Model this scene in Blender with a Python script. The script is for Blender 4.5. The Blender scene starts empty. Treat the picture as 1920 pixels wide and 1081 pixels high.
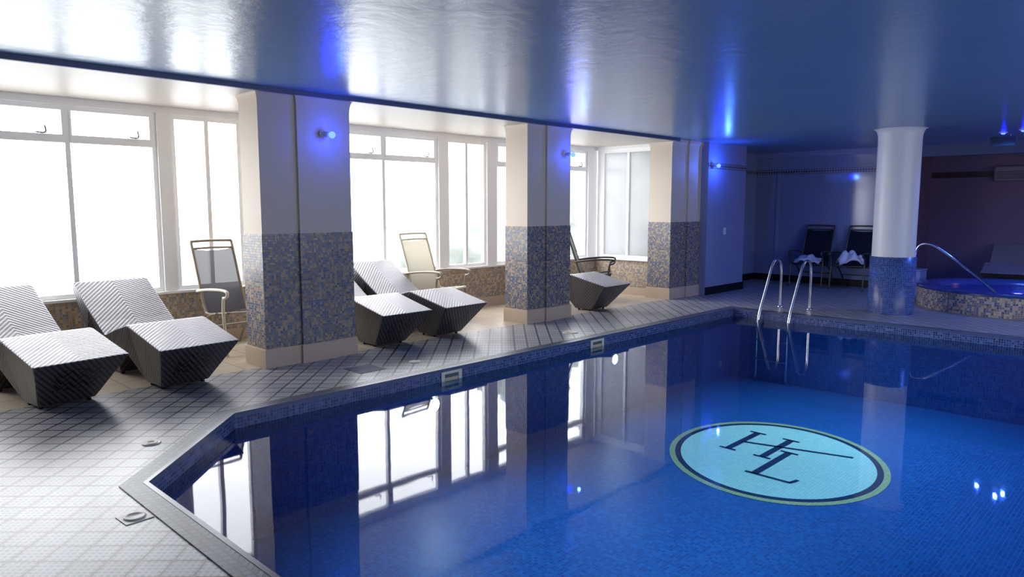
import bpy, bmesh, math, random
from mathutils import Vector, Matrix
random.seed(4)
SC=bpy.context.scene
COL=SC.collection
SC.view_settings.view_transform='Standard'
SC.view_settings.look='None'
SC.view_settings.exposure=0.0
H=2.56; WL=-0.11; PF=-1.0

def L(r,g,b):
    return tuple(((c/255)/12.92 if c/255<=.04045 else ((c/255+.055)/1.055)**2.4) for c in (r,g,b))+(1,)

# ---------------------------------------------------------------- materials
class NB:
    def __init__(s,name):
        s.m=bpy.data.materials.new(name); s.m.use_nodes=True
        s.t=s.m.node_tree; s.t.nodes.clear()
        s.out=s.t.nodes.new('ShaderNodeOutputMaterial')
    def n(s,k,**kw):
        nd=s.t.nodes.new(k)
        for a,b in kw.items(): setattr(nd,a,b)
        return nd
    def l(s,a,b): s.t.links.new(a,b)
    def math(s,op,a,b=None,c=None):
        nd=s.n('ShaderNodeMath',operation=op)
        for i,v in enumerate((a,b,c)):
            if v is None: continue
            if isinstance(v,(int,float)): nd.inputs[i].default_value=v
            else: s.l(v,nd.inputs[i])
        return nd.outputs[0]
    def vmath(s,op,a,b=None):
        nd=s.n('ShaderNodeVectorMath',operation=op)
        for i,v in enumerate((a,b)):
            if v is None: continue
            if isinstance(v,tuple): nd.inputs[i].default_value=v
            else: s.l(v,nd.inputs[i])
        return nd.outputs[0]
    def mix(s,f,a,b,typ='MIX'):
        nd=s.n('ShaderNodeMix',data_type='RGBA',blend_type=typ)
        for i,v in ((0,f),(6,a),(7,b)):
            if isinstance(v,(int,float,tuple)): nd.inputs[i].default_value=v
            else: s.l(v,nd.inputs[i])
        return nd.outputs[2]
    def noise(s,vec,scale,detail=2,rough=.5):
        nd=s.n('ShaderNodeTexNoise'); nd.inputs['Scale'].default_value=scale
        nd.inputs['Detail'].default_value=detail; nd.inputs['Roughness'].default_value=rough
        if vec is not None: s.l(vec,nd.inputs['Vector'])
        return nd.outputs['Fac']
    def bump(s,h,strength=.3,dist=.01):
        nd=s.n('ShaderNodeBump'); nd.inputs['Strength'].default_value=strength; nd.inputs['Distance'].default_value=dist
        s.l(h,nd.inputs['Height']); return nd.outputs[0]
    def bsdf(s,color,rough=.5,metal=0,spec=.5,normal=None,coat=0,emis=None,estr=0):
        p=s.n('ShaderNodeBsdfPrincipled')
        for k,v in (('Base Color',color),('Roughness',rough),('Metallic',metal),('Specular IOR Level',spec),('Coat Weight',coat)):
            if isinstance(v,(int,float,tuple)): p.inputs[k].default_value=v
            else: s.l(v,p.inputs[k])
        if normal is not None: s.l(normal,p.inputs['Normal'])
        if emis: p.inputs['Emission Color'].default_value=emis; p.inputs['Emission Strength'].default_value=estr
        s.l(p.outputs[0],s.out.inputs[0]); return p
    def uv(s): return s.n('ShaderNodeTexCoord').outputs['UV']
    def obj(s): return s.n('ShaderNodeTexCoord').outputs['Object']

def plain(name,col,rough=.5,metal=0,spec=.5,nscale=8,namt=.08,bump=.05,coat=0):
    b=NB(name); o=b.obj(); f=b.noise(o,nscale,4)
    dark=tuple(c*(1-namt*2) for c in col[:3])+(1,)
    c=b.mix(f,dark,col)
    b.bsdf(c,rough,metal,spec,b.bump(b.noise(o,nscale*6,3),bump,.01),coat); return b.m

def emissive(name,col,s):
    b=NB(name); e=b.n('ShaderNodeEmission'); e.inputs[0].default_value=col; e.inputs[1].default_value=s
    b.l(e.outputs[0],b.out.inputs[0]); return b.m

def mosaic(name,cols,size=.028,grout=L(150,145,140),gw=.1,rough=.25,patch=True):
    b=NB(name); uv=b.uv()
    sc=b.vmath('SCALE',uv); sc.node.inputs['Scale'].default_value=1/size
    fl=b.vmath('FLOOR',sc); fr=b.vmath('FRACTION',sc)
    wn=b.n('ShaderNodeTexWhiteNoise',noise_dimensions='2D'); b.l(fl,wn.inputs['Vector'])
    rp=b.n('ShaderNodeValToRGB'); rp.color_ramp.interpolation='CONSTANT'
    els=rp.color_ramp.elements
    while len(els)<len(cols): els.new(.5)
    for i,c in enumerate(cols): els[i].position=i/len(cols); els[i].color=c
    b.l(wn.outputs['Value'],rp.inputs[0])
    sp=b.n('ShaderNodeSeparateXYZ'); b.l(fr,sp.inputs[0])
    ex=b.math('ABSOLUTE',b.math('SUBTRACT',sp.outputs[0],.5)); ey=b.math('ABSOLUTE',b.math('SUBTRACT',sp.outputs[1],.5))
    mx=b.math('MAXIMUM',ex,ey); g=b.math('GREATER_THAN',mx,.5-gw)
    c=b.mix(g,rp.outputs[0],grout)
    inv=b.math('SUBTRACT',1.0,g)
    b.bsdf(c,b.math('MULTIPLY_ADD',g,.4,rough),normal=b.bump(inv,.3,.002)); return b.m

CREAM=plain('cream_paint',L(212,198,180),.55,nscale=3,namt=.04)
WHITE=plain('white_gloss_paint',L(230,230,230),.35,nscale=5,namt=.03)
FRAMEW=plain('white_frame_paint',L(250,250,248),.4,nscale=5,namt=.01)
PLINTH=plain('beige_stone',L(206,186,162),.35,nscale=6,namt=.08)
WALLB=plain('pale_wall_paint',L(142,152,194),.35,nscale=2,namt=.05)
WALLD=plain('glossy_blue_wall',L(134,148,184),.09,nscale=2,namt=.05,bump=.01)
REDW=plain('plum_wall_paint',L(116,96,122),.6,nscale=2,namt=.08)
DARKTR=plain('dark_blue_trim',L(78,92,130),.5)
BLACK=plain('black_skirting',L(14,15,20),.4)
CHROME=plain('polished_steel',L(225,225,230),.14,1,nscale=3,namt=.02,bump=0)
SILVER=plain('brushed_frame',L(200,198,195),.35,.6)
BRONZE=plain('dark_bronze_frame',L(95,88,82),.35,.7)
TAUPE=plain('taupe_frame',L(150,140,125),.35,.3)
PLAST=plain('cream_plastic',L(222,214,190),.4)
TOWEL=plain('white_towel',L(240,240,245),.9,nscale=30,namt=.12,bump=.6)
DARKG=plain('dark_grate',L(60,62,70),.5)
MOS=mosaic('pillar_mosaic',[L(168,152,128),L(84,98,132),L(150,136,124),L(66,78,114),L(180,156,118),L(106,108,120),L(134,108,86),L(96,104,126),L(128,122,124)],.024,L(132,128,124),.08)
MOSW=mosaic('sill_mosaic',[L(190,168,140),L(165,142,116),L(150,148,148),L(196,178,150),L(128,130,142),L(156,128,100),L(180,158,132)],.026,L(170,160,146),.08)
MOSB=mosaic('blue_mosaic',[L(54,76,138),L(64,90,152),L(46,66,124),L(74,102,162)],.026,L(104,118,156),.08)
POOLT=mosaic('pool_mosaic',[L(8,78,160),L(10,86,168),L(6,72,152),L(16,96,178)],.03,L(50,120,186),.06,.45)
BAND=mosaic('waterline_mosaic',[L(42,58,108),L(68,86,134),L(34,48,92),L(90,104,144),L(52,74,122)],.026,L(108,118,146),.08)
AQUA=mosaic('aqua_mosaic',[L(192,232,226),L(200,236,230),L(184,228,222)],.03,L(150,210,212),.06,.45)
NAVY=mosaic('navy_mosaic',[L(12,40,78),L(14,44,84)],.03,L(18,52,92),.06,.45)
OLIVE=mosaic('olive_mosaic',[L(184,192,138),L(192,198,140),L(172,186,134)],.03,L(140,168,145),.06,.45)

def deck_mat():
    b=NB('deck_diagonal_tile'); uv=b.uv()
    mp=b.n('ShaderNodeMapping'); mp.inputs['Rotation'].default_value=(0,0,math.radians(45)); b.l(uv,mp.inputs[0])
    sc=b.vmath('SCALE',mp.outputs[0]); sc.node.inputs['Scale'].default_value=1/.14
    fl=b.vmath('FLOOR',sc); fr=b.vmath('FRACTION',sc)
    wn=b.n('ShaderNodeTexWhiteNoise',noise_dimensions='2D'); b.l(fl,wn.inputs['Vector'])
    sp=b.n('ShaderNodeSeparateXYZ'); b.l(fr,sp.inputs[0])
    mx=b.math('MAXIMUM',b.math('ABSOLUTE',b.math('SUBTRACT',sp.outputs[0],.5)),b.math('ABSOLUTE',b.math('SUBTRACT',sp.outputs[1],.5)))
    g=b.math('GREATER_THAN',mx,.457)
    s2=b.vmath('SCALE',mp.outputs[0]); s2.node.inputs['Scale'].default_value=1/.028
    f2=b.vmath('FRACTION',s2); d=b.vmath('DISTANCE',f2,(.5,.5,0)); 
    dist=d.node.outputs['Value']
    stud=b.math('LESS_THAN',dist,.30)
    base=b.mix(wn.outputs['Value'],L(166,165,162),L(184,182,178))
    base=b.mix(b.math('MULTIPLY',stud,.5),base,L(80,80,86))
    base=b.mix(b.math('MULTIPLY',b.noise(uv,1.2,4),.15),base,L(130,130,138))
    c=b.mix(g,base,L(34,28,26))
    hgt=b.math('ADD',b.math('MULTIPLY',stud,.6),b.math('MULTIPLY',g,-1))
    b.bsdf(c,.34,spec=.5,normal=b.bump(hgt,.30,.003)); return b.m
DECK=deck_mat()
def tilemat(name,c1,c2,gr,sz,rough=.3,gw=.02):
    b=NB(name); uv=b.uv()
    sc=b.vmath('SCALE',uv); sc.node.inputs['Scale'].default_value=1/sz
    fl=b.vmath('FLOOR',sc); fr=b.vmath('FRACTION',sc)
    wn=b.n('ShaderNodeTexWhiteNoise',noise_dimensions='2D'); b.l(fl,wn.inputs['Vector'])
    sp=b.n('ShaderNodeSeparateXYZ'); b.l(fr,sp.inputs[0])
    mx=b.math('MAXIMUM',b.math('ABSOLUTE',b.math('SUBTRACT',sp.outputs[0],.5)),b.math('ABSOLUTE',b.math('SUBTRACT',sp.outputs[1],.5)))
    g=b.math('GREATER_THAN',mx,.5-gw)
    c=b.mix(g,b.mix(wn.outputs['Value'],c1,c2),gr)
    b.bsdf(c,rough,normal=b.bump(b.math('SUBTRACT',1.0,g),.2,.002)); return b.m
BEIGE=tilemat('beige_floor_tile',L(190,174,152),L(198,184,164),L(155,140,122),.33)
COPE=tilemat('coping_tile',L(70,76,92),L(100,106,120),L(28,30,38),.045,.4,.12)

def ceil_mat():
    b=NB('glossy_ceiling_paint'); o=b.obj()
    n1=b.noise(o,1.4,3); n2=b.noise(o,6,4,.6)
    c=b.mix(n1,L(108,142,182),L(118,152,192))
    b.bsdf(c,.27,spec=.6,normal=b.bump(n2,.34,.016)); return b.m
CEIL=ceil_mat()
SOFF=plain('soffit_paint',L(184,176,168),.4,nscale=2,namt=.04)

def water_mat():
    b=NB('pool_water'); o=b.obj()
    n=b.noise(o,1.6,2); bp=b.bump(n,.05,.02)
    fr=b.n('ShaderNodeFresnel'); fr.inputs[0].default_value=1.33; b.l(bp,fr.inputs['Normal'])
    tr=b.n('ShaderNodeBsdfTransparent'); tr.inputs[0].default_value=(.72,.92,1,1)
    gl=b.n('ShaderNodeBsdfGlossy'); gl.inputs['Roughness'].default_value=.03; b.l(bp,gl.inputs['Normal'])
    mx=b.n('ShaderNodeMixShader'); b.l(fr.outputs[0],mx.inputs[0]); b.l(tr.outputs[0],mx.inputs[1]); b.l(gl.outputs[0],mx.inputs[2])
    b.l(mx.outputs[0],b.out.inputs[0]); return b.m
WATER=water_mat()

def wicker():
    b=NB('woven_wicker'); uv=b.uv(); sp=b.n('ShaderNodeSeparateXYZ'); b.l(uv,sp.inputs[0])
    a=b.math('ABSOLUTE',sp.outputs[0])
    v=b.math('ADD',a,sp.outputs[1])
    w=b.math('FRACT',b.math('MULTIPLY',v,1/.042))
    tri=b.math('ABSOLUTE',b.math('SUBTRACT',w,.5))
    st=b.math('GREATER_THAN',tri,.30)
    v2=b.math('SUBTRACT',sp.outputs[1],a)
    w2=b.math('ABSOLUTE',b.math('SUBTRACT',b.math('FRACT',b.math('MULTIPLY',v2,1/.012)),.5))
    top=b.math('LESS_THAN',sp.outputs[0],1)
    sheen_tone=b.mix(top,L(76,72,76),L(172,170,178))  # paler top: window sheen put into the weave colour, sides stay dark
    c=b.mix(st,sheen_tone,L(40,37,40))
    c=b.mix(b.math('MULTIPLY',w2,.35),c,L(34,32,34))
    flag=b.math('GREATER_THAN',sp.outputs[0],5)
    xx=b.math('SUBTRACT',sp.outputs[0],10)
    col=b.math('FLOOR',b.math('MULTIPLY',xx,1/.05)); par=b.math('FLOORED_MODULO',col,2)
    sgn=b.math('SUBTRACT',b.math('MULTIPLY',par,2),1)
    dd=b.math('FRACT',b.math('MULTIPLY',b.math('ADD',sp.outputs[1],b.math('MULTIPLY',xx,sgn)),1/.05))
    slot=b.math('LESS_THAN',dd,.32)
    inx=b.math('LESS_THAN',b.math('ABSOLUTE',xx),.15); iny=b.math('LESS_THAN',b.math('ABSOLUTE',b.math('SUBTRACT',sp.outputs[1],.23)),.09)
    k=b.math('MULTIPLY',b.math('MULTIPLY',flag,slot),b.math('MULTIPLY',inx,iny))
    c=b.mix(k,c,L(8,8,9))
    hh=b.math('ADD',b.math('MULTIPLY',tri,-1.2),b.math('MULTIPLY',w2,.3))
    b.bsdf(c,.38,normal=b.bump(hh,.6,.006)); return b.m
WICK=wicker()
def sling(name,c1,op):
    b=NB(name); uv=b.uv(); sp=b.n('ShaderNodeSeparateXYZ'); b.l(uv,sp.inputs[0])
    w=b.math('ABSOLUTE',b.math('SUBTRACT',b.math('FRACT',b.math('MULTIPLY',sp.outputs[0],120)),.5))
    c=b.mix(w,c1,tuple(x*.7 for x in c1[:3])+(1,))
    p=b.bsdf(c,.6)
    t=b.n('ShaderNodeBsdfTransparent'); tl=b.n('ShaderNodeBsdfTranslucent'); b.l(c,tl.inputs[0])
    m1=b.n('ShaderNodeMixShader'); m1.inputs[0].default_value=.3; b.l(p.outputs[0],m1.inputs[1]); b.l(tl.outputs[0],m1.inputs[2])
    m2=b.n('ShaderNodeMixShader'); m2.inputs[0].default_value=op; b.l(t.outputs[0],m2.inputs[1]); b.l(m1.outputs[0],m2.inputs[2])
    b.l(m2.outputs[0],b.out.inputs[0]); return b.m
SL_D=sling('charcoal_mesh_fabric',L(92,92,100),.94)
SL_C=sling('cream_mesh_fabric',L(196,188,170),.96)
SL_G=sling('grey_mesh_fabric',L(100,98,96),.96)
SL_B=sling('navy_mesh_fabric',L(24,26,40),.99)
def frosted():
    b=NB('frosted_glass'); o=b.obj(); n=b.noise(o,2.5,4)
    c=b.mix(n,(.13,.135,.137,1),(.18,.184,.186,1))
    tl=b.n('ShaderNodeBsdfTranslucent'); b.l(c,tl.inputs[0])
    g=b.n('ShaderNodeBsdfGlossy'); g.inputs['Roughness'].default_value=.25
    m=b.n('ShaderNodeMixShader'); m.inputs[0].default_value=.04
    b.l(tl.outputs[0],m.inputs[1]); b.l(g.outputs[0],m.inputs[2]); b.l(m.outputs[0],b.out.inputs[0]); return b.m
FROST=frosted()
BULBC=emissive('blue_led_core',(.003,.006,1,1),110)
PLITE=emissive('underwater_lens',(.85,.93,1,1),120)
FOLI=plain('misty_foliage',L(146,152,146),.9,nscale=2,namt=.2)
GROUND=plain('misty_ground',L(190,192,190),.9)

# ---------------------------------------------------------------- geometry helpers
def link(o,parent=None):
    COL.objects.link(o)
    if parent is not None: o.parent=parent
    return o
def mesh(name,verts,faces,mat,parent=None,uv='box',smooth=False,loc=(0,0,0)):
    me=bpy.data.meshes.new(name); me.from_pydata([tuple(v) for v in verts],[],faces); me.update()
    mats=mat if isinstance(mat,list) else [mat]
    for m in mats: me.materials.append(m)
    if uv=='box': boxuv(me)
    if smooth:
        for p in me.polygons: p.use_smooth=True
    o=bpy.data.objects.new(name,me); o.location=loc
    return link(o,parent)
def boxuv(me):
    lay=me.uv_layers.new(name='UV') if not me.uv_layers else me.uv_layers[0]
    for p in me.polygons:
        n=p.normal; ax=max(range(3),key=lambda i:abs(n[i]))
        for li in p.loop_indices:
            c=me.vertices[me.loops[li].vertex_index].co
            lay.data[li].uv={0:(c.y,c.z),1:(c.x,c.z),2:(c.x,c.y)}[ax]
def bm_to(name,bm,mat,parent=None,smooth=False,loc=(0,0,0),rot=(0,0,0)):
    me=bpy.data.meshes.new(name); bmesh.ops.recalc_face_normals(bm,faces=bm.faces); bm.to_mesh(me); bm.free()
    for m in (mat if isinstance(mat,list) else [mat]): me.materials.append(m)
    boxuv(me)
    if smooth:
        for p in me.polygons: p.use_smooth=True
    o=bpy.data.objects.new(name,me); o.location=loc; o.rotation_euler=rot
    return link(o,parent)
def addbox(bm,x0,x1,y0,y1,z0,z1):
    v=[bm.verts.new(p) for p in ((x0,y0,z0),(x1,y0,z0),(x1,y1,z0),(x0,y1,z0),(x0,y0,z1),(x1,y0,z1),(x1,y1,z1),(x0,y1,z1))]
    for f in ((0,3,2,1),(4,5,6,7),(0,1,5,4),(1,2,6,5),(2,3,7,6),(3,0,4,7)): bm.faces.new([v[i] for i in f])
def box(name,x0,x1,y0,y1,z0,z1,mat,parent=None,bev=0,loc=(0,0,0)):
    bm=bmesh.new(); addbox(bm,x0,x1,y0,y1,z0,z1)
    if bev: bmesh.ops.bevel(bm,geom=bm.edges[:],offset=bev,segments=2,affect='EDGES',profile=.5)
    return bm_to(name,bm,mat,parent,loc=loc)
def prism(bm,pts,z0,z1,cap=True):
    a=[bm.verts.new((x,y,z0)) for x,y in pts]; b=[bm.verts.new((x,y,z1)) for x,y in pts]
    n=len(pts)
    for i in range(n): bm.faces.new((a[i],a[(i+1)%n],b[(i+1)%n],b[i]))
    if cap: bm.faces.new(b); bm.faces.new(a[::-1])
    return a,b
def cat(pts,k=6):
    P=[Vector(p) for p in pts]; out=[]
    for i in range(len(P)-1):
        p0=P[max(i-1,0)];p1=P[i];p2=P[i+1];p3=P[min(i+2,len(P)-1)]
        for j in range(k):
            t=j/k
            out.append(.5*((2*p1)+(p2-p0)*t+(2*p0-5*p1+4*p2-p3)*t*t+(3*p1-p0-3*p2+p3)*t**3))
    out.append(P[-1]); return out
def tube(name,pts,r,mat,parent=None,seg=10,k=6,smooth_path=True,loc=(0,0,0)):
    P=cat(pts,k) if smooth_path else [Vector(p) for p in pts]
    bm=bmesh.new(); rings=[]
    T=(P[1]-P[0]).normalized(); N=T.orthogonal().normalized()
    for i,p in enumerate(P):
        t=(P[min(i+1,len(P)-1)]-P[max(i-1,0)])
        if t.length>1e-9: t.normalize()
        else: t=T
        N=(N-t*N.dot(t)).normalized(); B=t.cross(N)
        rings.append([bm.verts.new(p+r*(math.cos(2*math.pi*j/seg)*N+math.sin(2*math.pi*j/seg)*B)) for j in range(seg)])
    for a,b in zip(rings,rings[1:]):
        for j in range(seg): bm.faces.new((a[j],a[(j+1)%seg],b[(j+1)%seg],b[j]))
    bm.faces.new(rings[0][::-1]); bm.faces.new(rings[-1])
    return bm_to(name,bm,mat,parent,True,loc=loc)
def lathe(name,prof,mat,parent=None,seg=48,loc=(0,0,0),uvr=None,smooth=True):
    verts=[];faces=[]
    n=len(prof)
    for j in range(seg):
        a=2*math.pi*j/seg
        for r,z in prof: verts.append((r*math.cos(a),r*math.sin(a),z))
    for j in range(seg):
        for i in range(n-1):
            a=j*n+i;b=((j+1)%seg)*n+i
            faces.append((a,b,b+1,a+1))
    me=bpy.data.meshes.new(name); me.from_pydata(verts,[],faces); me.update(); me.materials.append(mat)
    lay=me.uv_layers.new(name='UV'); R=uvr or max(p[0] for p in prof)
    arc=[0]
    for i in range(1,n): arc.append(arc[-1]+math.hypot(prof[i][0]-prof[i-1][0],prof[i][1]-prof[i-1][1]))
    for p in me.polygons:
        j=p.index//(n-1); i=p.index%(n-1)
        st=2*math.pi*R/seg
        for li,uvv in zip(p.loop_indices,((j*st,arc[i]),((j+1)*st,arc[i]),((j+1)*st,arc[i+1]),(j*st,arc[i+1]))): lay.data[li].uv=uvv
        p.use_smooth=smooth
    o=bpy.data.objects.new(name,me); o.location=loc
    return link(o,parent)
def empty(name,loc,label,cat_,group=None,rot=0):
    o=bpy.data.objects.new(name,None); o.location=loc; o.rotation_euler=(0,0,rot); o.empty_display_size=.1
    COL.objects.link(o); tag(o,label,cat_,group); return o
def tag(o,label,cat_,group=None):
    o['label']=label; o['category']=cat_
    if group: o['group']=group
def struct(o): o['kind']='structure'; return o
def copy_tree(src,loc,rot=None):
    top=src.copy(); COL.objects.link(top); top.location=loc
    if rot is not None: top.rotation_euler=(0,0,rot)
    def rec(s,d):
        for c in s.children:
            k=c.copy(); k.parent=d; COL.objects.link(k); rec(c,k)
    rec(src,top); return top

# ---------------------------------------------------------------- room shell
X0,X1=-3.0,16.2; Y0=-4.0; YW=7.86
PI=[(1.33,-1.5),(1.33,4.06),(2.25,5.0),(9.85,5.0),(9.85,-1.5)]
PO=[(1.20,-1.63),(1.20,4.115),(2.196,5.13),(9.98,5.13),(9.98,-1.63)]
YD=6.30
V=[(X0,Y0,0),(1.2,Y0,0),(9.98,Y0,0),(X1,Y0,0),
   (1.2,-1.63,0),(9.98,-1.63,0),(1.2,4.115,0),(2.196,5.13,0),(9.98,5.13,0),
   (X0,YD,0),(1.2,YD,0),(2.196,YD,0),(9.98,YD,0),(X1,YD,0),
   (X0,YW,0),(10.2,YW,0),(10.2,YD,0),(10.2,7.0,0),(X1,7.0,0)]
Fc=[(0,1,4,6,10,9),(1,2,5,4),(6,7,11,10),(7,8,12,11),(2,3,13,16,12,8,5),(16,13,18,17),(9,10,11,12,16,17,15,14)]
fl=mesh('floor',V,Fc,[DECK,BEIGE]); fl.data.polygons[6].material_index=1; struct(fl)
c=box('ceiling',X0,X1,Y0,7.0,H,H+.1,CEIL); struct(c)
c=box('ceiling_soffit',X0,10.2,6.17,YW+.1,2.52,H-.002,SOFF); c.name='ceiling.001'; struct(c)
t=box('trim_1',X0,10.12,6.13,6.168,2.518,H-.001,DARKTR); struct(t)
struct(box('wall_rear',X0,X1,Y0-.1,Y0,0,H,WALLB))
struct(box('wall_west',X0-.1,X0,Y0,YW,0,H,WALLB))
def sill(name,x0,x1,y0,y1):
    struct(box(name,x0,x1,y0,y1,0,.585,MOSW))
sill('wall_north_low',X0,10.3,YW,YW+.2)
struct(box('trim_2',X0,10.2,YW-.03,YW+.16,.585,.61,FRAMEW))
struct(box('baseboard_north',X0,10.2,YW-.015,YW,0,.13,PLINTH))
struct(box('wall_north_head',X0,10.3,YW,YW+.2,2.45,H+.1,FRAMEW))
struct(box('wall_north_light_block',X0,-.5,YW,YW+.2,.61,2.45,FRAMEW))  # unseen solid wall added instead of a window to hold back daylight
struct(box('wall_east_low',10.2,10.4,6.6,YW,0,.585,MOSW))
struct(box('trim_3',10.15,10.34,6.64,YW-.03,.585,.61,FRAMEW))
struct(box('baseboard_east',10.185,10.2,6.6,YW-.015,0,.13,PLINTH))
struct(box('wall_east_head',10.2,10.4,6.6,YW+.2,2.47,H+.1,FRAMEW))

# windows
def window(idx,x0,x1,mull,transom,y=YW+.03,z0=.61,z1=2.45,latches=()):
    bm=bmesh.new(); d=.06; f=.045
    addbox(bm,x0,x0+f,y,y+d,z0,z1); addbox(bm,x1-f,x1,y,y+d,z0,z1)
    addbox(bm,x0+f,x1-f,y,y+d,z0,z0+f); addbox(bm,x0+f,x1-f,y,y+d,z1-f,z1)
    for m in mull: addbox(bm,m-.022,m+.022,y+.002,y+d-.002,z0+f,z1-f)
    if transom:
        xs=[x0+f]+[q for m in mull for q in (m-.022,m+.022)]+[x1-f]
        for i in range(0,len(xs),2):
            addbox(bm,xs[i],xs[i+1],y-.008,y+d,2.10,2.155)
            addbox(bm,xs[i],xs[i+1],y-.006,y+d-.01,2.155,2.175)
            addbox(bm,xs[i]+.0,xs[i]+.02,y-.004,y+d-.01,2.175,z1-f)
            addbox(bm,xs[i+1]-.02,xs[i+1],y-.004,y+d-.01,2.175,z1-f)
    o=bm_to('window_%d'%idx,bm,FRAMEW); struct(o)
    for lx in latches:
        h=tube('window_latch',[(lx-.06,y-.02,2.185),(lx,y-.035,2.18),(lx+.02,y-.03,2.20),(lx+.015,y-.02,2.25)],.007,DARKG,o)
    return o
window(1,-.35,2.86,[.45,1.24,2.05],True,latches=(1.05,1.85,2.66))
window(2,3.0,3.76,[3.38],False)
window(3,3.93,6.62,[4.80,5.70],True,latches=(5.5,6.42))
window(4,6.78,7.56,[7.17],False)
window(5,7.75,10.0,[8.5,9.25],True,latches=(8.3,9.8))
for i,(a,b) in enumerate([(-.5,-.35),(2.86,3.0),(3.76,3.93),(6.62,6.78),(7.56,7.75),(10.0,10.3)]):
    struct(box('trim_%d'%(i+4),a,b,YW,YW+.14,.61,2.45,FRAMEW))
bm=bmesh.new(); x=10.24
for (a,b,z0,z1) in ((6.66,6.72,.61,2.47),(7.70,7.84,.61,2.47),(7.18,7.225,.66,2.41),(6.72,7.70,.61,.66),(6.72,7.70,2.41,2.47)):
    addbox(bm,x,x+.06,a,b,z0,z1)
w=bm_to('window_6',bm,FRAMEW); struct(w)
pane=mesh('window_pane',[(x+.03,6.70,.63),(x+.03,7.72,.63),(x+.03,7.72,2.44),(x+.03,6.70,2.44)],[(0,1,2,3)],FROST,w)

# right-hand walls
struct(box('wall_north',11.0,12.35,6.12,6.3,0,H,WALLB))
struct(box('wall_return',12.3,12.5,6.302,7.0,0,H,WALLB))
struct(box('wall_north_recess',12.5,14.2,6.8,7.0,0,H,WALLD))
struct(box('wall_east',14.2,14.4,4.1,6.8,0,H,WALLD))
struct(box('wall_spa_return',14.4,16.2,4.1,4.2,0,H,REDW))
struct(box('wall_spa',16.2,16.3,Y0,4.2,0,H,REDW))
struct(box('wall_spa_header',14.2,14.36,Y0,4.1,2.36,H,DARKTR))
def frieze(name,x0,x1,y0,y1,m=DARKTR,z0=2.13,z1=2.22):
    struct(box(name,x0,x1,y0,y1,z0,z1,m))
FRZ=tilemat('frieze_tile',L(50,48,80),L(80,75,100),L(150,150,170),.05,.3,.12)
frieze('trim_20',11.0,12.35,6.108,6.12,FRZ); frieze('trim_21',14.188,14.2,4.1,6.8,FRZ); frieze('trim_22',12.5,14.18,6.788,6.8,FRZ)
frieze('trim_23',16.18,16.2,Y0,4.1,plain('brown_frieze',L(60,40,45),.5),2.05,2.16)
struct(box('trim_24',14.185,14.2,6.3,6.36,0,2.13,WALLB))
struct(box('baseboard_wall_north',11.0,12.36,6.10,6.12,0,.13,BLACK))
struct(box('baseboard_wall_east',14.18,14.2,4.1,6.8,0,.13,BLACK))
struct(box('baseboard_wall_recess',12.5,14.18,6.78,6.8,0,.13,BLACK))
struct(box('trim_25',14.12,14.2,4.1,6.8,H-.10,H-.001,WALLB))

# pillars
def pillar(x0,x1,y0,y1,mids,label):
    e=empty('pillar',((x0+x1)/2,(y0+y1)/2,0),label,'pillar','tiled square pillars')
    cx,cy=(x0+x1)/2,(y0+y1)/2
    def out(g,px=.028):
        a,b=mids
        return [(x0-g-cx,y0-g-cy),(a-g-cx,y0-g-cy),(a-g-cx,y0-px-g-cy),(b+g-cx,y0-px-g-cy),(b+g-cx,y0-g-cy),(x1+g-cx,y0-g-cy),(x1+g-cx,y1+g-cy),(x0-g-cx,y1+g-cy)]
    bm=bmesh.new(); rings=[]
    lv=[(1.24,0),(2.40,0)]+[(2.40+.12*math.sin(t*math.pi/2/5),.03*(1-math.cos(t*math.pi/2/5))) for t in range(1,6)]+[(H-.001,.03)]
    for z,g in lv: rings.append([bm.verts.new((x,y,z)) for x,y in out(g)])
    n=8
    for a,b in zip(rings,rings[1:]):
        for i in range(n): bm.faces.new((a[i],a[(i+1)%n],b[(i+1)%n],b[i]))
    bm_to('shaft',bm,CREAM,e)
    bm=bmesh.new(); prism(bm,out(.006),.18,1.245); bm_to('mosaic_cladding',bm,MOS,e)
    bm=bmesh.new(); prism(bm,out(.022),0,.18)
    bmesh.ops.bevel(bm,geom=[ed for ed in bm.edges if all(v.co.z>.17 for v in ed.verts)],offset=.008,segments=2,affect='EDGES')
    bm_to('plinth',bm,PLINTH,e)
    return e
pillar(3.13,4.09,6.22,6.58,(3.50,3.84),'cream square pillar with mosaic lower half nearest the paired grey loungers')
pillar(6.68,7.52,6.22,6.60,(7.02,7.25),'cream square pillar with mosaic lower half and stone plinth beside single lounger')
pillar(10.08,11.0,6.25,6.66,(10.55,10.8),'cream mosaic-clad pillar joining the blue-lit wall beyond the last window')

# round column
e=empty('round_column',(11.02,3.21,0),'white round column with blue mosaic base at the pool end','column')
lathe('mosaic_base',[(.295,0),(.295,.80),(.27,.80)],MOSB,e,64)
prof=[(.275,.80),(.275,2.42)]+[(.275+.06*(1-math.cos(t*math.pi/16)),2.42+.14*math.sin(t*math.pi/16)) for t in range(1,9)]
lathe('shaft',prof,WHITE,e,64)

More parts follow.
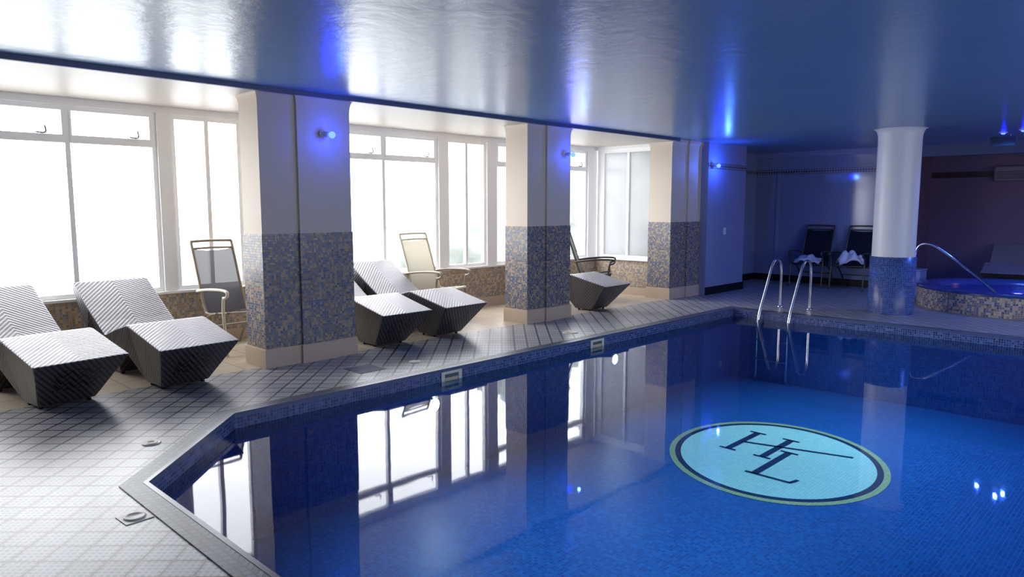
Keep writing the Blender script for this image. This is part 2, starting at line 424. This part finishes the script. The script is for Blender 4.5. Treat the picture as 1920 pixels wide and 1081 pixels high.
# wall lamps
def wall_lamp(x,y,z,en=6):
    e=empty('wall_lamp',(x,y,z),'small white eyeball wall lamp glowing vivid blue','lamp','blue wall lamps on the pillars')
    lathe('bracket',[(0,0),(.036,0),(.036,.008),(.02,.014),(.0,.014)],WHITE,e,20).rotation_euler=(math.pi/2,0,0)
    tube('lamp_arm',[(0,-.012,0),(-.01,-.035,.0),(0,-.055,-.005)],.008,WHITE,e)
    h=lathe('lamp_head',[(.0,-.026),(.018,-.022),(.026,0),(.028,.018),(.023,.018),(.02,.01),(0,.008)],WHITE,e,20)
    h.location=(.012,-.065,-.01); h.rotation_euler=(math.radians(105),0,math.radians(30))
    bm=bmesh.new(); bmesh.ops.create_uvsphere(bm,u_segments=16,v_segments=10,radius=.032)
    b=bm_to('bulb',bm,BULBC,e,True); b.location=(.035,-.115,-.018)
    ld=bpy.data.lights.new('blue_lamp_light','POINT'); ld.energy=en; ld.color=(.06,.18,1); ld.shadow_soft_size=.02
    lo=bpy.data.objects.new('blue_lamp_light',ld); link(lo,e); lo.location=(.08,-.24,-.03)
wall_lamp(3.76,6.18,2.19,2.4); wall_lamp(7.40,6.22,2.19,3.0); wall_lamp(11.10,6.12,2.19,12)

# ---------------------------------------------------------------- pool
pool=empty('swimming_pool',(5.6,2.5,0),'deep blue mosaic swimming pool with calm mirror-like water','swimming pool')
PC=(5.6,2.5)
def loc2(p): return [(x-PC[0],y-PC[1]) for x,y in p]
pi=loc2(PI); po=loc2(PO)
def ringwall(name,pts,z0,z1,mat):
    verts=[];faces=[];n=len(pts)
    for x,y in pts: verts+= [(x,y,z0),(x,y,z1)]
    for i in range(n):
        j=(i+1)%n; faces.append((2*i,2*i+1,2*j+1,2*j))
    me=bpy.data.meshes.new(name); me.from_pydata(verts,[],faces); me.materials.append(mat); me.update()
    lay=me.uv_layers.new(name='UV'); s=0
    for p,i in zip(me.polygons,range(n)):
        j=(i+1)%n; d=math.dist(pts[i],pts[j])
        for li,uvv in zip(p.loop_indices,((s,z0),(s,z1),(s+d,z1),(s+d,z0))): lay.data[li].uv=uvv
        s+=d
    o=bpy.data.objects.new(name,me); return link(o,pool)
ringwall('waterline_band',pi,-.20,0,BAND)
ringwall('basin_wall',pi,PF,-.20,POOLT)
bf=mesh('basin_floor',[(x,y,PF) for x,y in pi],[(4,3,2,1,0)],POOLT,pool)
wt=mesh('water',[(x,y,WL) for x,y in pi],[(4,3,2,1,0)],WATER,pool)
def coping(name,a,b,z0,z1,mat):
    verts=[];faces=[];uvs=[];n=len(a)
    for (x,y),(u,v) in zip(a,b): verts+=[(x,y,z1),(u,v,z1),(x,y,z0),(u,v,z0)]
    s=0
    for i in range(n):
        j=(i+1)%n; A=4*i;B=4*j; d=math.dist(a[i],a[j]); w=.135
        faces.append((A,B,B+1,A+1)); uvs.append(((s,0),(s+d,0),(s+d,w),(s,w)))
        faces.append((A,A+2,B+2,B)); uvs.append(((s,0),(s,.01),(s+d,.01),(s+d,0)))
        faces.append((A+1,B+1,B+3,A+3)); uvs.append(((s,0),(s+d,0),(s+d,.01),(s,.01)))
        s+=d
    me=bpy.data.meshes.new(name); me.from_pydata(verts,[],faces); me.materials.append(mat); me.update()
    lay=me.uv_layers.new(name='UV')
    for p,u in zip(me.polygons,uvs):
        for li,q in zip(p.loop_indices,u): lay.data[li].uv=q
    return link(bpy.data.objects.new(name,me),pool)
def lerp(a,b,t): return [(p[0]+(q[0]-p[0])*t,p[1]+(q[1]-p[1])*t) for p,q in zip(a,b)]
coping('coping',po,lerp(po,pi,.82),-.01,.006,COPE)
coping('coping_nosing',lerp(po,pi,.82),lerp(po,pi,1.02),-.02,.008,plain('slate_nosing',L(80,90,118),.3))
# emblem
em=bpy.data.objects.new('pool_emblem',None); link(em,pool)
em.location=(6.73-PC[0],2.88-PC[1],PF)
a_dir=Vector((.455,-.89,0)).normalized(); b_dir=Vector((-a_dir.y,a_dir.x,0))
def ell(name,r0,r1,z,mat):
    N=96; verts=[];faces=[]
    for i in range(N):
        t=2*math.pi*i/N
        for r in (r0,r1):
            p=a_dir*1.03*r*math.cos(t)+b_dir*1.20*r*math.sin(t); verts.append((p.x+.12,p.y+.10,z))
    if r0==0:
        return mesh(name,[verts[2*i+1] for i in range(N)],[tuple(range(N))],mat,em)
    for i in range(N):
        j=(i+1)%N; faces.append((2*i,2*i+1,2*j+1,2*j))
    return mesh(name,verts,faces,mat,em)
ell('emblem_disc',0,.89,.004,AQUA); ell('emblem_ring',.89,.945,.004,NAVY); ell('emblem_border',.945,1.0,.004,OLIVE)
def strokes(name,rects):
    bm=bmesh.new()
    for (x0,y0,x1,y1,w) in rects:
        d=Vector((x1-x0,y1-y0)); n=Vector((-d.y,d.x)).normalized()*w/2
        vs=[bm.verts.new((px-6.73+.03,py-2.88+.02,.008)) for px,py in ((x0+n.x,y0+n.y),(x1+n.x,y1+n.y),(x1-n.x,y1-n.y),(x0-n.x,y0-n.y))]
        bm.faces.new(vs)
    return bm_to(name,bm,NAVY,em)
strokes('letter_h',[(6.72,3.42,7.43,3.42,.07),(6.72,3.05,7.43,3.05,.07),
  (6.725,3.51,6.725,3.33,.035),(7.425,3.51,7.425,3.33,.035),(6.725,3.14,6.725,2.96,.035),(7.425,3.14,7.425,2.96,.035)])
strokes('emblem_slash',[(7.03,3.42,7.33,2.38,.042)])
strokes('letter_l',[(6.23,2.90,7.03,2.90,.07),(6.245,2.99,6.245,2.55,.04),(7.03,2.99,7.03,2.81,.035),(6.24,2.56,6.36,2.53,.035)])
THR=plain('shadowed_throat',L(90,100,92),.7); FLP=plain('beige_flap',L(204,190,150),.5)
for sx in (4.33,6.55):
    s=bpy.data.objects.new('pool_skimmer',None); link(s,pool); s.location=(sx-PC[0],5.0-PC[1],0)
    bm=bmesh.new()
    addbox(bm,-.125,.125,-.012,-.001,-.045,-.02); addbox(bm,-.125,.125,-.012,-.001,-.15,-.13); addbox(bm,-.125,-.085,-.012,-.001,-.13,-.045); addbox(bm,.085,.125,-.012,-.001,-.13,-.045)
    bm_to('skimmer_frame',bm,PLAST,s)
    box('skimmer_opening',-.085,.085,-.004,-.001,-.13,-.045,THR,s)
    box('skimmer_flap',-.08,.08,-.010,-.005,-.125,-.08,FLP,s)
for sx in (4.12,6.90):
    s=bpy.data.objects.new('underwater_light',None); link(s,pool); s.location=(sx-PC[0],5.0-PC[1],-.31)
    k=lathe('light_rim',[(.06,0),(.085,0),(.085,.012),(.06,.018)],CHROME,s,28); k.rotation_euler=(math.pi/2,0,0)
    k=lathe('light_lens',[(0,.016),(.03,.014),(.06,.004)],PLITE,s,28); k.rotation_euler=(math.pi/2,0,0)

# ladder
lad=empty('pool_ladder',(10.1,4.35,0),'chrome pool ladder handrails arching over the far pool edge','ladder')
for yy in (.22,-.22):
    tube('handrail',[(.37,yy,0),(.37,yy,.30),(.37,yy,.55),(.33,yy,.68),(.20,yy,.725),(.07,yy,.66),(-.03,yy,.50),(-.18,yy,.22),(-.31,yy,-.02),(-.36,yy,-.22),(-.36,yy,-.5),(-.36,yy,-.95)],.019,CHROME,lad,12)
    lathe('escutcheon',[(.019,.0),(.045,.0),(.04,.02),(.019,.028)],CHROME,lad,24).location=(.37,yy,0)
for zz in (-.4,-.68):
    box('step',-.42,-.34,-.22,.22,zz,zz+.025,CHROME,lad,.005)

# deck drains
def drain_round(x,y,r,label):
    o=lathe('deck_drain',[(0,.003),(r*.45,.004),(r*.5,.007),(r*.6,.007),(r*.65,.003),(r*.85,.004),(r,.008),(r*1.05,.0)],PLAST,None,32,loc=(x,y,0)); tag(o,label,'drain'); return o
o=drain_round(1.59,4.75,.055,'small round cream cover set in the tiled deck')
drain_round(4.26,5.45,.055,'small round cover in deck near the pool edge'); drain_round(6.58,5.42,.09,'round white deck cover further along the pool edge')
e=empty('deck_fitting',(1.125,3.645,0),'cream square deck fitting with round lid beside coping','drain',rot=math.radians(3))
box('square_plate',-.065,.065,-.065,.065,0,.004,PLAST,e,.001); lathe('round_lid',[(0,.007),(.035,.008),(.038,.010),(.048,.010),(.052,.004)],PLAST,e,32)
e=empty('floor_grate',(3.75,5.55,0),'dark square slotted floor grate in the deck','drain')
box('grate_frame',-.14,.14,-.14,.14,0,.004,DARKG,e,.001)
for i in range(8):
    box('grate_bar',-.12,.12,-.115+i*.03,-.10+i*.03,.004,.007,DARKTR,e)

# ---------------------------------------------------------------- loungers
def make_lounger(loc,rot,label):
    e=empty('sun_lounger',loc,label,'sun lounger','grey wicker wave loungers',rot)
    B0=.022
    S=[((0,.385),(.33,B0)),((.30,.45),(.62,B0)),((.60,.52),(.80,.28)),((.64,.522),(.84,.27)),((.88,.46),(.98,.24)),((1.10,.39),(1.10,.14)),((1.14,.388),(1.16,B0)),
       ((1.30,.475),(1.42,B0)),((1.48,.585),(1.55,.36)),((1.66,.70),(1.70,.55)),((1.80,.79),(1.84,.70)),((1.825,.80),(1.86,.74))]
    def hw(z): return .20+.13*max(0,min(1,(z-B0)/.36))
    verts=[];
    for (td,tz),(bd,bz) in S:
        verts+=[(-hw(tz),td,tz),(hw(tz),td,tz),(hw(bz),bd,bz),(-hw(bz),bd,bz),(0,td,tz)]
    faces=[];uvs=[]; n=len(S); arc=0
    for i in range(n-1):
        A=5*i;B=5*(i+1)
        da=math.dist(S[i][0],S[i+1][0])
        w=hw(S[i][0][1]);w2=hw(S[i+1][0][1])
        faces.append((A,A+4,B+4,B)); uvs.append(((-w,arc),(0,arc),(0,arc+da),(-w2,arc+da)))
        faces.append((A+4,A+1,B+1,B+4)); uvs.append(((0,arc),(w,arc),(w2,arc+da),(0,arc+da)))
        faces.append((A+1,A+2,B+2,B+1)); uvs.append([(2+verts[k][1],verts[k][2]) for k in (A+1,A+2,B+2,B+1)])
        faces.append((A+3,A,B,B+3)); uvs.append([(2+verts[k][1],verts[k][2]) for k in (A+3,A,B,B+3)])
        faces.append((A+2,A+3,B+3,B+2)); uvs.append([(2+verts[k][0],verts[k][1]) for k in (A+2,A+3,B+3,B+2)])
        arc+=da
    faces.append((0,3,2,1,4)); uvs.append([(10+verts[k][0],verts[k][2]) for k in (0,3,2,1,4)])
    Z=5*(n-1); faces.append((Z,Z+4,Z+1,Z+2,Z+3)); uvs.append([(2+verts[k][0],verts[k][2]) for k in (Z,Z+4,Z+1,Z+2,Z+3)])
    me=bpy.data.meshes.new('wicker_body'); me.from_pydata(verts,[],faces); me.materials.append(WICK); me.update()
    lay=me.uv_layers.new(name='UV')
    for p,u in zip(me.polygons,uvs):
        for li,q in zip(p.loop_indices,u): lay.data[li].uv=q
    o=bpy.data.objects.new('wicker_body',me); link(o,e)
    md=o.modifiers.new('b','BEVEL'); md.width=.012; md.segments=2; md.limit_method='ANGLE'; md.angle_limit=math.radians(35)
    for (fx,fy) in ((-.17,.38),(.17,.38),(-.17,.57),(.17,.57),(-.17,1.20),(.17,1.20),(-.17,1.38),(.17,1.38)):
        k=lathe('foot',[(0,0),(.016,0),(.016,.024),(0,.024)],BLACK,e,12); k.location=(fx,fy,0)
    return e
l1=make_lounger((1.52,5.82,0),math.radians(7),'angular dark grey wicker lounger, the outermost one under tall window')
def lcopy(x,y,r,label):
    k=copy_tree(l1,(x,y,0),math.radians(r)); k['label']=label; return k
lcopy(2.36,5.78,3,'angular dark grey wicker lounger next to a mesh armchair')
lcopy(4.62,6.0,0,'dark grey wicker lounger partly hidden by mosaic pillar')
lcopy(5.46,6.0,2,'dark grey wicker lounger in front of a cream armchair')
lcopy(8.36,6.0,3,'single dark grey wicker lounger between the last two pillars')
lcopy(14.25,2.45,-85,'dark lounger in dim plum alcove behind the spa tub')

# ---------------------------------------------------------------- chairs
def make_chair(loc,rot,label,fr,sl,group=None,armmat=None,W=.25):
    e=empty('armchair',loc,label,'chair',group,rot); am=armmat or fr
    def sheet(name,pts,mat):
        C=cat([(0,a,b) for a,b in pts],6); verts=[];faces=[]; n=7
        for p in C:
            for j in range(n):
                u=-1+2*j/(n-1); verts.append((u*(W-.01),p.y,p.z-.02*(1-u*u)))
        for i in range(len(C)-1):
            for j in range(n-1): a=i*n+j; faces.append((a,a+1,a+n+1,a+n))
        me=bpy.data.meshes.new(name); me.from_pydata(verts,[],faces); me.materials.append(mat); me.update()
        lay=me.uv_layers.new(name='UV')
        for p in me.polygons:
            p.use_smooth=True
            for li in p.loop_indices:
                c=me.vertices[me.loops[li].vertex_index].co; lay.data[li].uv=(c.x,c.y+c.z)
        return link(bpy.data.objects.new(name,me),e)
    sheet('seat',[(-.27,.43),(-.08,.405),(.16,.39)],sl)
    sheet('backrest',[(.17,.40),(.25,.62),(.33,.85),(.40,1.05)],sl)
    for s in (-1,1):
        x=s*W
        tube('back_post',[(x,-.29,.435),(x,-.08,.41),(x,.12,.39),(x,.19,.44),(x,.27,.66),(x,.35,.90),(x,.43,1.13)],.015,fr,e,10)
        xa=s*(W+.035)
        tube('front_leg',[(xa,-.30,0),(xa,-.27,.25),(xa,-.25,.48),(xa,-.27,.60)],.015,am,e,10)
        tube('rear_leg',[(xa,-.12,.42),(xa,.08,.36),(xa,.26,.2),(xa,.40,0)],.014,fr,e,10)
        tube('armrest',[(xa,-.27,.585),(xa,-.335,.61),(xa,-.33,.655),(xa,-.20,.665),(xa,.0,.655),(xa,.15,.64),(xa,.27,.62)],.015,am,e,10)
    tube('top_rail',[(-W,.43,1.13),(0,.445,1.135),(W,.43,1.13)],.015,fr,e,10)
    tube('upper_rail',[(-W,.405,1.055),(0,.415,1.06),(W,.405,1.055)],.012,fr,e,10)
    tube('front_rail',[(-W,-.285,.435),(0,-.29,.425),(W,-.285,.435)],.013,fr,e,10)
    tube('rear_rail',[(-W-.03,.20,.24),(0,.20,.24),(W+.03,.20,.24)],.011,fr,e,10)
    return e
make_chair((3.34,7.30,0),math.radians(4),'reclining armchair with charcoal mesh sling and cream arms near pillar',TAUPE,SL_D,None,PLAST,.225)
make_chair((6.12,7.34,0),math.radians(8),'high-backed cream sling armchair with dark curved arms by window',PLAST,SL_C,None,TAUPE)
make_chair((9.25,7.15,0),math.radians(35),'armchair with grey mesh sling and metal frame by the corner window',BRONZE,SL_G)
far=make_chair((13.72,5.42,0),math.radians(-88),'dark mesh armchair holding a crumpled white towel by blue wall',BRONZE,SL_B,'dark armchairs by the far wall',None,.26)
far2=copy_tree(far,(13.72,4.66,0),math.radians(-93)); far2['label']='dark mesh armchair with white towel bunched on its seat'
def towel(loc,rot,label,sx=.2,sy=.2,h=.1):
    N=22; verts=[];faces=[]
    rnd=random.Random(int(loc[1]*100))
    ph=[rnd.random()*6 for _ in range(4)]
    for i in range(N):
        for j in range(N):
            u=-1+2*i/(N-1);v=-1+2*j/(N-1)
            r=math.hypot(u,v); z=h*max(0,1-r*r*.6)*(.6+.4*math.sin(5*u+ph[0])*math.cos(4*v+ph[1]))+.012*math.sin(13*u+ph[2])*math.sin(11*v+ph[3])
            verts.append((u*sx,v*sy,z))
    for i in range(N-1):
        for j in range(N-1): a=i*N+j; faces.append((a,a+1,a+N+1,a+N))
    o=mesh('towel',verts,faces,TOWEL,None,smooth=True,loc=loc); o.rotation_euler=(0,0,rot)
    md=o.modifiers.new('s','SOLIDIFY'); md.thickness=.012
    tag(o,label,'towel'); return o
towel((13.58,5.42,.455),.2,'crumpled white towel lying on dark chair seat',.22,.22,.16)
towel((13.58,4.66,.465),.5,'white towel bunched up high on dark chair seat',.21,.21,.28)

# ---------------------------------------------------------------- spa
spa=empty('spa_tub',(12.8,1.98,0),'raised round spa tub with mosaic surround and dim blue water','spa tub')
R=1.33
MOSS=mosaic('spa_mosaic',[L(200,180,150),L(120,125,150),L(160,130,110),L(90,90,130),L(210,195,170)],.03,L(170,160,150),.09)
lathe('tub_wall',[(R,0),(R,.30)],MOSS,spa,96)
lathe('tub_rim',[(R+.01,.28),(R+.012,.31),(R,.32),(R-.22,.33),(R-.30,.31),(R-.32,.2)],plain('spa_rim_stone',L(60,76,140),.2),spa,96)
lathe('tub_shell',[(R-.32,.24),(R-.4,.05),(.0,.02)],MOSB,spa,64)
wm=NB('spa_water'); o_=wm.obj(); wm.bsdf(L(24,44,130),.08,normal=wm.bump(wm.noise(o_,9,4),.8,.05))
lathe('spa_water',[(R-.315,.245),(.5,.25),(0,.25)],wm.m,spa,64)
tube('handrail',[(-.50,1.30,.0),(-.52,1.30,.5),(-.53,1.26,.86),(-.54,1.10,.93),(-.55,.86,.80),(-.57,.5,.52),(-.58,.18,.25)],.018,CHROME,spa,12)
b=box('storage_box',-.2,.2,-.2,.2,0,.42,WALLB,None,.015,loc=(13.55,3.66,0)); tag(b,'low pale storage box standing between spa and column','storage box')
box('lid',-.21,.21,-.21,.21,.42,.44,WALLB,b,.006)

def pt(loc,en,col,size=.1,name='blue_light'):
    ld=bpy.data.lights.new(name,'POINT'); ld.energy=en; ld.color=col; ld.shadow_soft_size=size
    lo=bpy.data.objects.new(name,ld); link(lo); lo.location=loc; return lo
def ceiling_lamp(x,y,en=8,label='small ceiling spotlight shining vivid blue above the spa'):
    e=empty('ceiling_spotlight',(x,y,H),label,'lamp','blue ceiling spotlights')
    lathe('rim',[(.03,0),(.055,0),(.052,-.012),(.035,-.016)],WHITE,e,24)
    lathe('bulb',[(0,-.035),(.02,-.03),(.034,-.012),(.034,-.002)],BULBC,e,16)
    ld=bpy.data.lights.new('lamp_beam','SPOT'); ld.energy=en; ld.color=(.08,.22,1); ld.shadow_soft_size=.02; ld.spot_size=math.radians(165); ld.spot_blend=.5
    lo=bpy.data.objects.new('lamp_beam',ld); link(lo,e); lo.location=(0,0,-.045)
for x,y in [(12.5,2.28),(12.25,2.0),(12.42,1.93)]: ceiling_lamp(x,y,42)
for x,y in [(9.0,-.8),(6.0,-1.2)]: ceiling_lamp(x,y,100,'added out-of-view ceiling spotlight giving blue fill over the pool')  # fill lamps added outside the view to spread blue light
pt((12.8,2.0,.40),3,(.14,.14,1),.05)
pt((15.3,.3,2.0),8,(1,.45,.7),.05,name='plum_light')
# added fill spots without fixtures over the water, beams kept inside the pool
def pool_fill(x,y,en,sz=70):
    ld=bpy.data.lights.new('pool_fill_spot','SPOT'); ld.energy=en; ld.color=(.76,.9,1); ld.shadow_soft_size=.08
    ld.spot_size=math.radians(sz); ld.spot_blend=1
    lo=bpy.data.objects.new('pool_fill_spot',ld); link(lo); lo.location=(x,y,H-.02)
for x,y,en in ((3.7,3.1,330),(5.3,2.8,140),(5.2,1.2,150),(6.9,2.9,250),(7.3,.9,130),(8.5,3.2,300),(8.5,1.6,200)): pool_fill(x,y,en,72)
# broad added fill light at the rear of the hall (behind the viewer)
ld=bpy.data.lights.new('rear_fill','AREA'); ld.shape='RECTANGLE'; ld.size=9; ld.size_y=1.8; ld.energy=170; ld.color=(.9,.94,1)
lo=bpy.data.objects.new('rear_fill',ld); link(lo); lo.location=(6,-3.7,1.5); lo.rotation_euler=(math.radians(90),0,0)

# wall details
sw=box('light_switch',-.04,.04,-.012,0,-.06,.06,WHITE,None,.004,loc=(11.62,6.12,1.07)); tag(sw,'small white switch plate on blue-lit wall','switch')
box('rocker',-.015,.015,-.018,-.012,-.02,.02,PLAST,sw,.002)
ac=box('air_conditioner',-.05,.12,-.30,.30,-.14,.14,plain('unit_shell',L(130,115,125),.5),None,.03,loc=(16.05,2.72,2.10)); tag(ac,'boxy air conditioning unit mounted high on plum wall','air conditioner')
bm=bmesh.new()
for i in range(5): addbox(bm,-.056,-.05,-.26,.26,-.09+i*.03,-.078+i*.03)
bm_to('vent',bm,DARKG,ac)
ex=box('hanging_sign',-.01,.01,-.16,.16,-.07,.07,plain('dim_green_sign',L(30,60,56),.5),None,.004,loc=(12.9,2.35,2.46)); tag(ex,'unlit dark green hanging sign panel below ceiling','sign')
box('hanger',-.004,.004,-.1,-.09,.07,.10,SILVER,ex)

# ---------------------------------------------------------------- outside
gr=mesh('terrace_ground',[(-30,8.1,-.3),(40,8.1,-.3),(40,60,-.3),(-30,60,-.3)],[(0,1,2,3)],GROUND); tag(gr,'pale misty terrace ground outside the windows','ground'); gr['kind']='stuff'
def bush(x,y,z,r,label):
    bm=bmesh.new(); bmesh.ops.create_icosphere(bm,subdivisions=4,radius=r)
    from mathutils import noise
    for v in bm.verts:
        n=noise.noise(v.co*2.2+Vector((x,y,z)))*.35+noise.noise(v.co*7+Vector((x,y,z)))*.12
        v.co*=1+n; v.co.z*=1.2
    o=bm_to('shrub',bm,FOLI,None,True,loc=(x,y,z)); tag(o,label,'shrub')
bush(13.0,15.0,.9,1.5,'fog-pale leafy shrub outside the window')
bush(19.0,18.0,2.2,2.6,'tall fog-pale leafy shrub outside the window')

# ---------------------------------------------------------------- world, portals, camera
w=bpy.data.worlds.new('overcast'); SC.world=w; w.use_nodes=True
nt=w.node_tree; bg=nt.nodes['Background']; bg.inputs[0].default_value=(.96,.97,1,1); bg.inputs[1].default_value=9.5
def portal(x0,x1):
    ld=bpy.data.lights.new('window_portal','AREA'); ld.shape='RECTANGLE'; ld.size=x1-x0; ld.size_y=1.84; ld.cycles.is_portal=True
    lo=bpy.data.objects.new('window_portal',ld); link(lo); lo.location=((x0+x1)/2,YW+.16,1.53); lo.rotation_euler=(math.radians(-90),0,0)
for a,b in ((-.35,2.86),(3.0,3.76),(3.93,6.62),(6.78,7.56),(7.75,10.0)): portal(a,b)
ld=bpy.data.lights.new('window_portal','AREA'); ld.shape='RECTANGLE'; ld.size=1.84; ld.size_y=1.1; ld.cycles.is_portal=True
lo=bpy.data.objects.new('window_portal',ld); link(lo); lo.location=(10.38,7.21,1.54); lo.rotation_euler=(0,math.radians(90),0)

cam=bpy.data.cameras.new('camera'); cam.sensor_width=36; cam.lens=36*1350/1920; cam.clip_start=.05
co=bpy.data.objects.new('camera',cam); link(co); co.location=(0,0,1.5)
co.rotation_euler=(math.radians(90-6.51),0,math.radians(44.17-90))
SC.camera=co
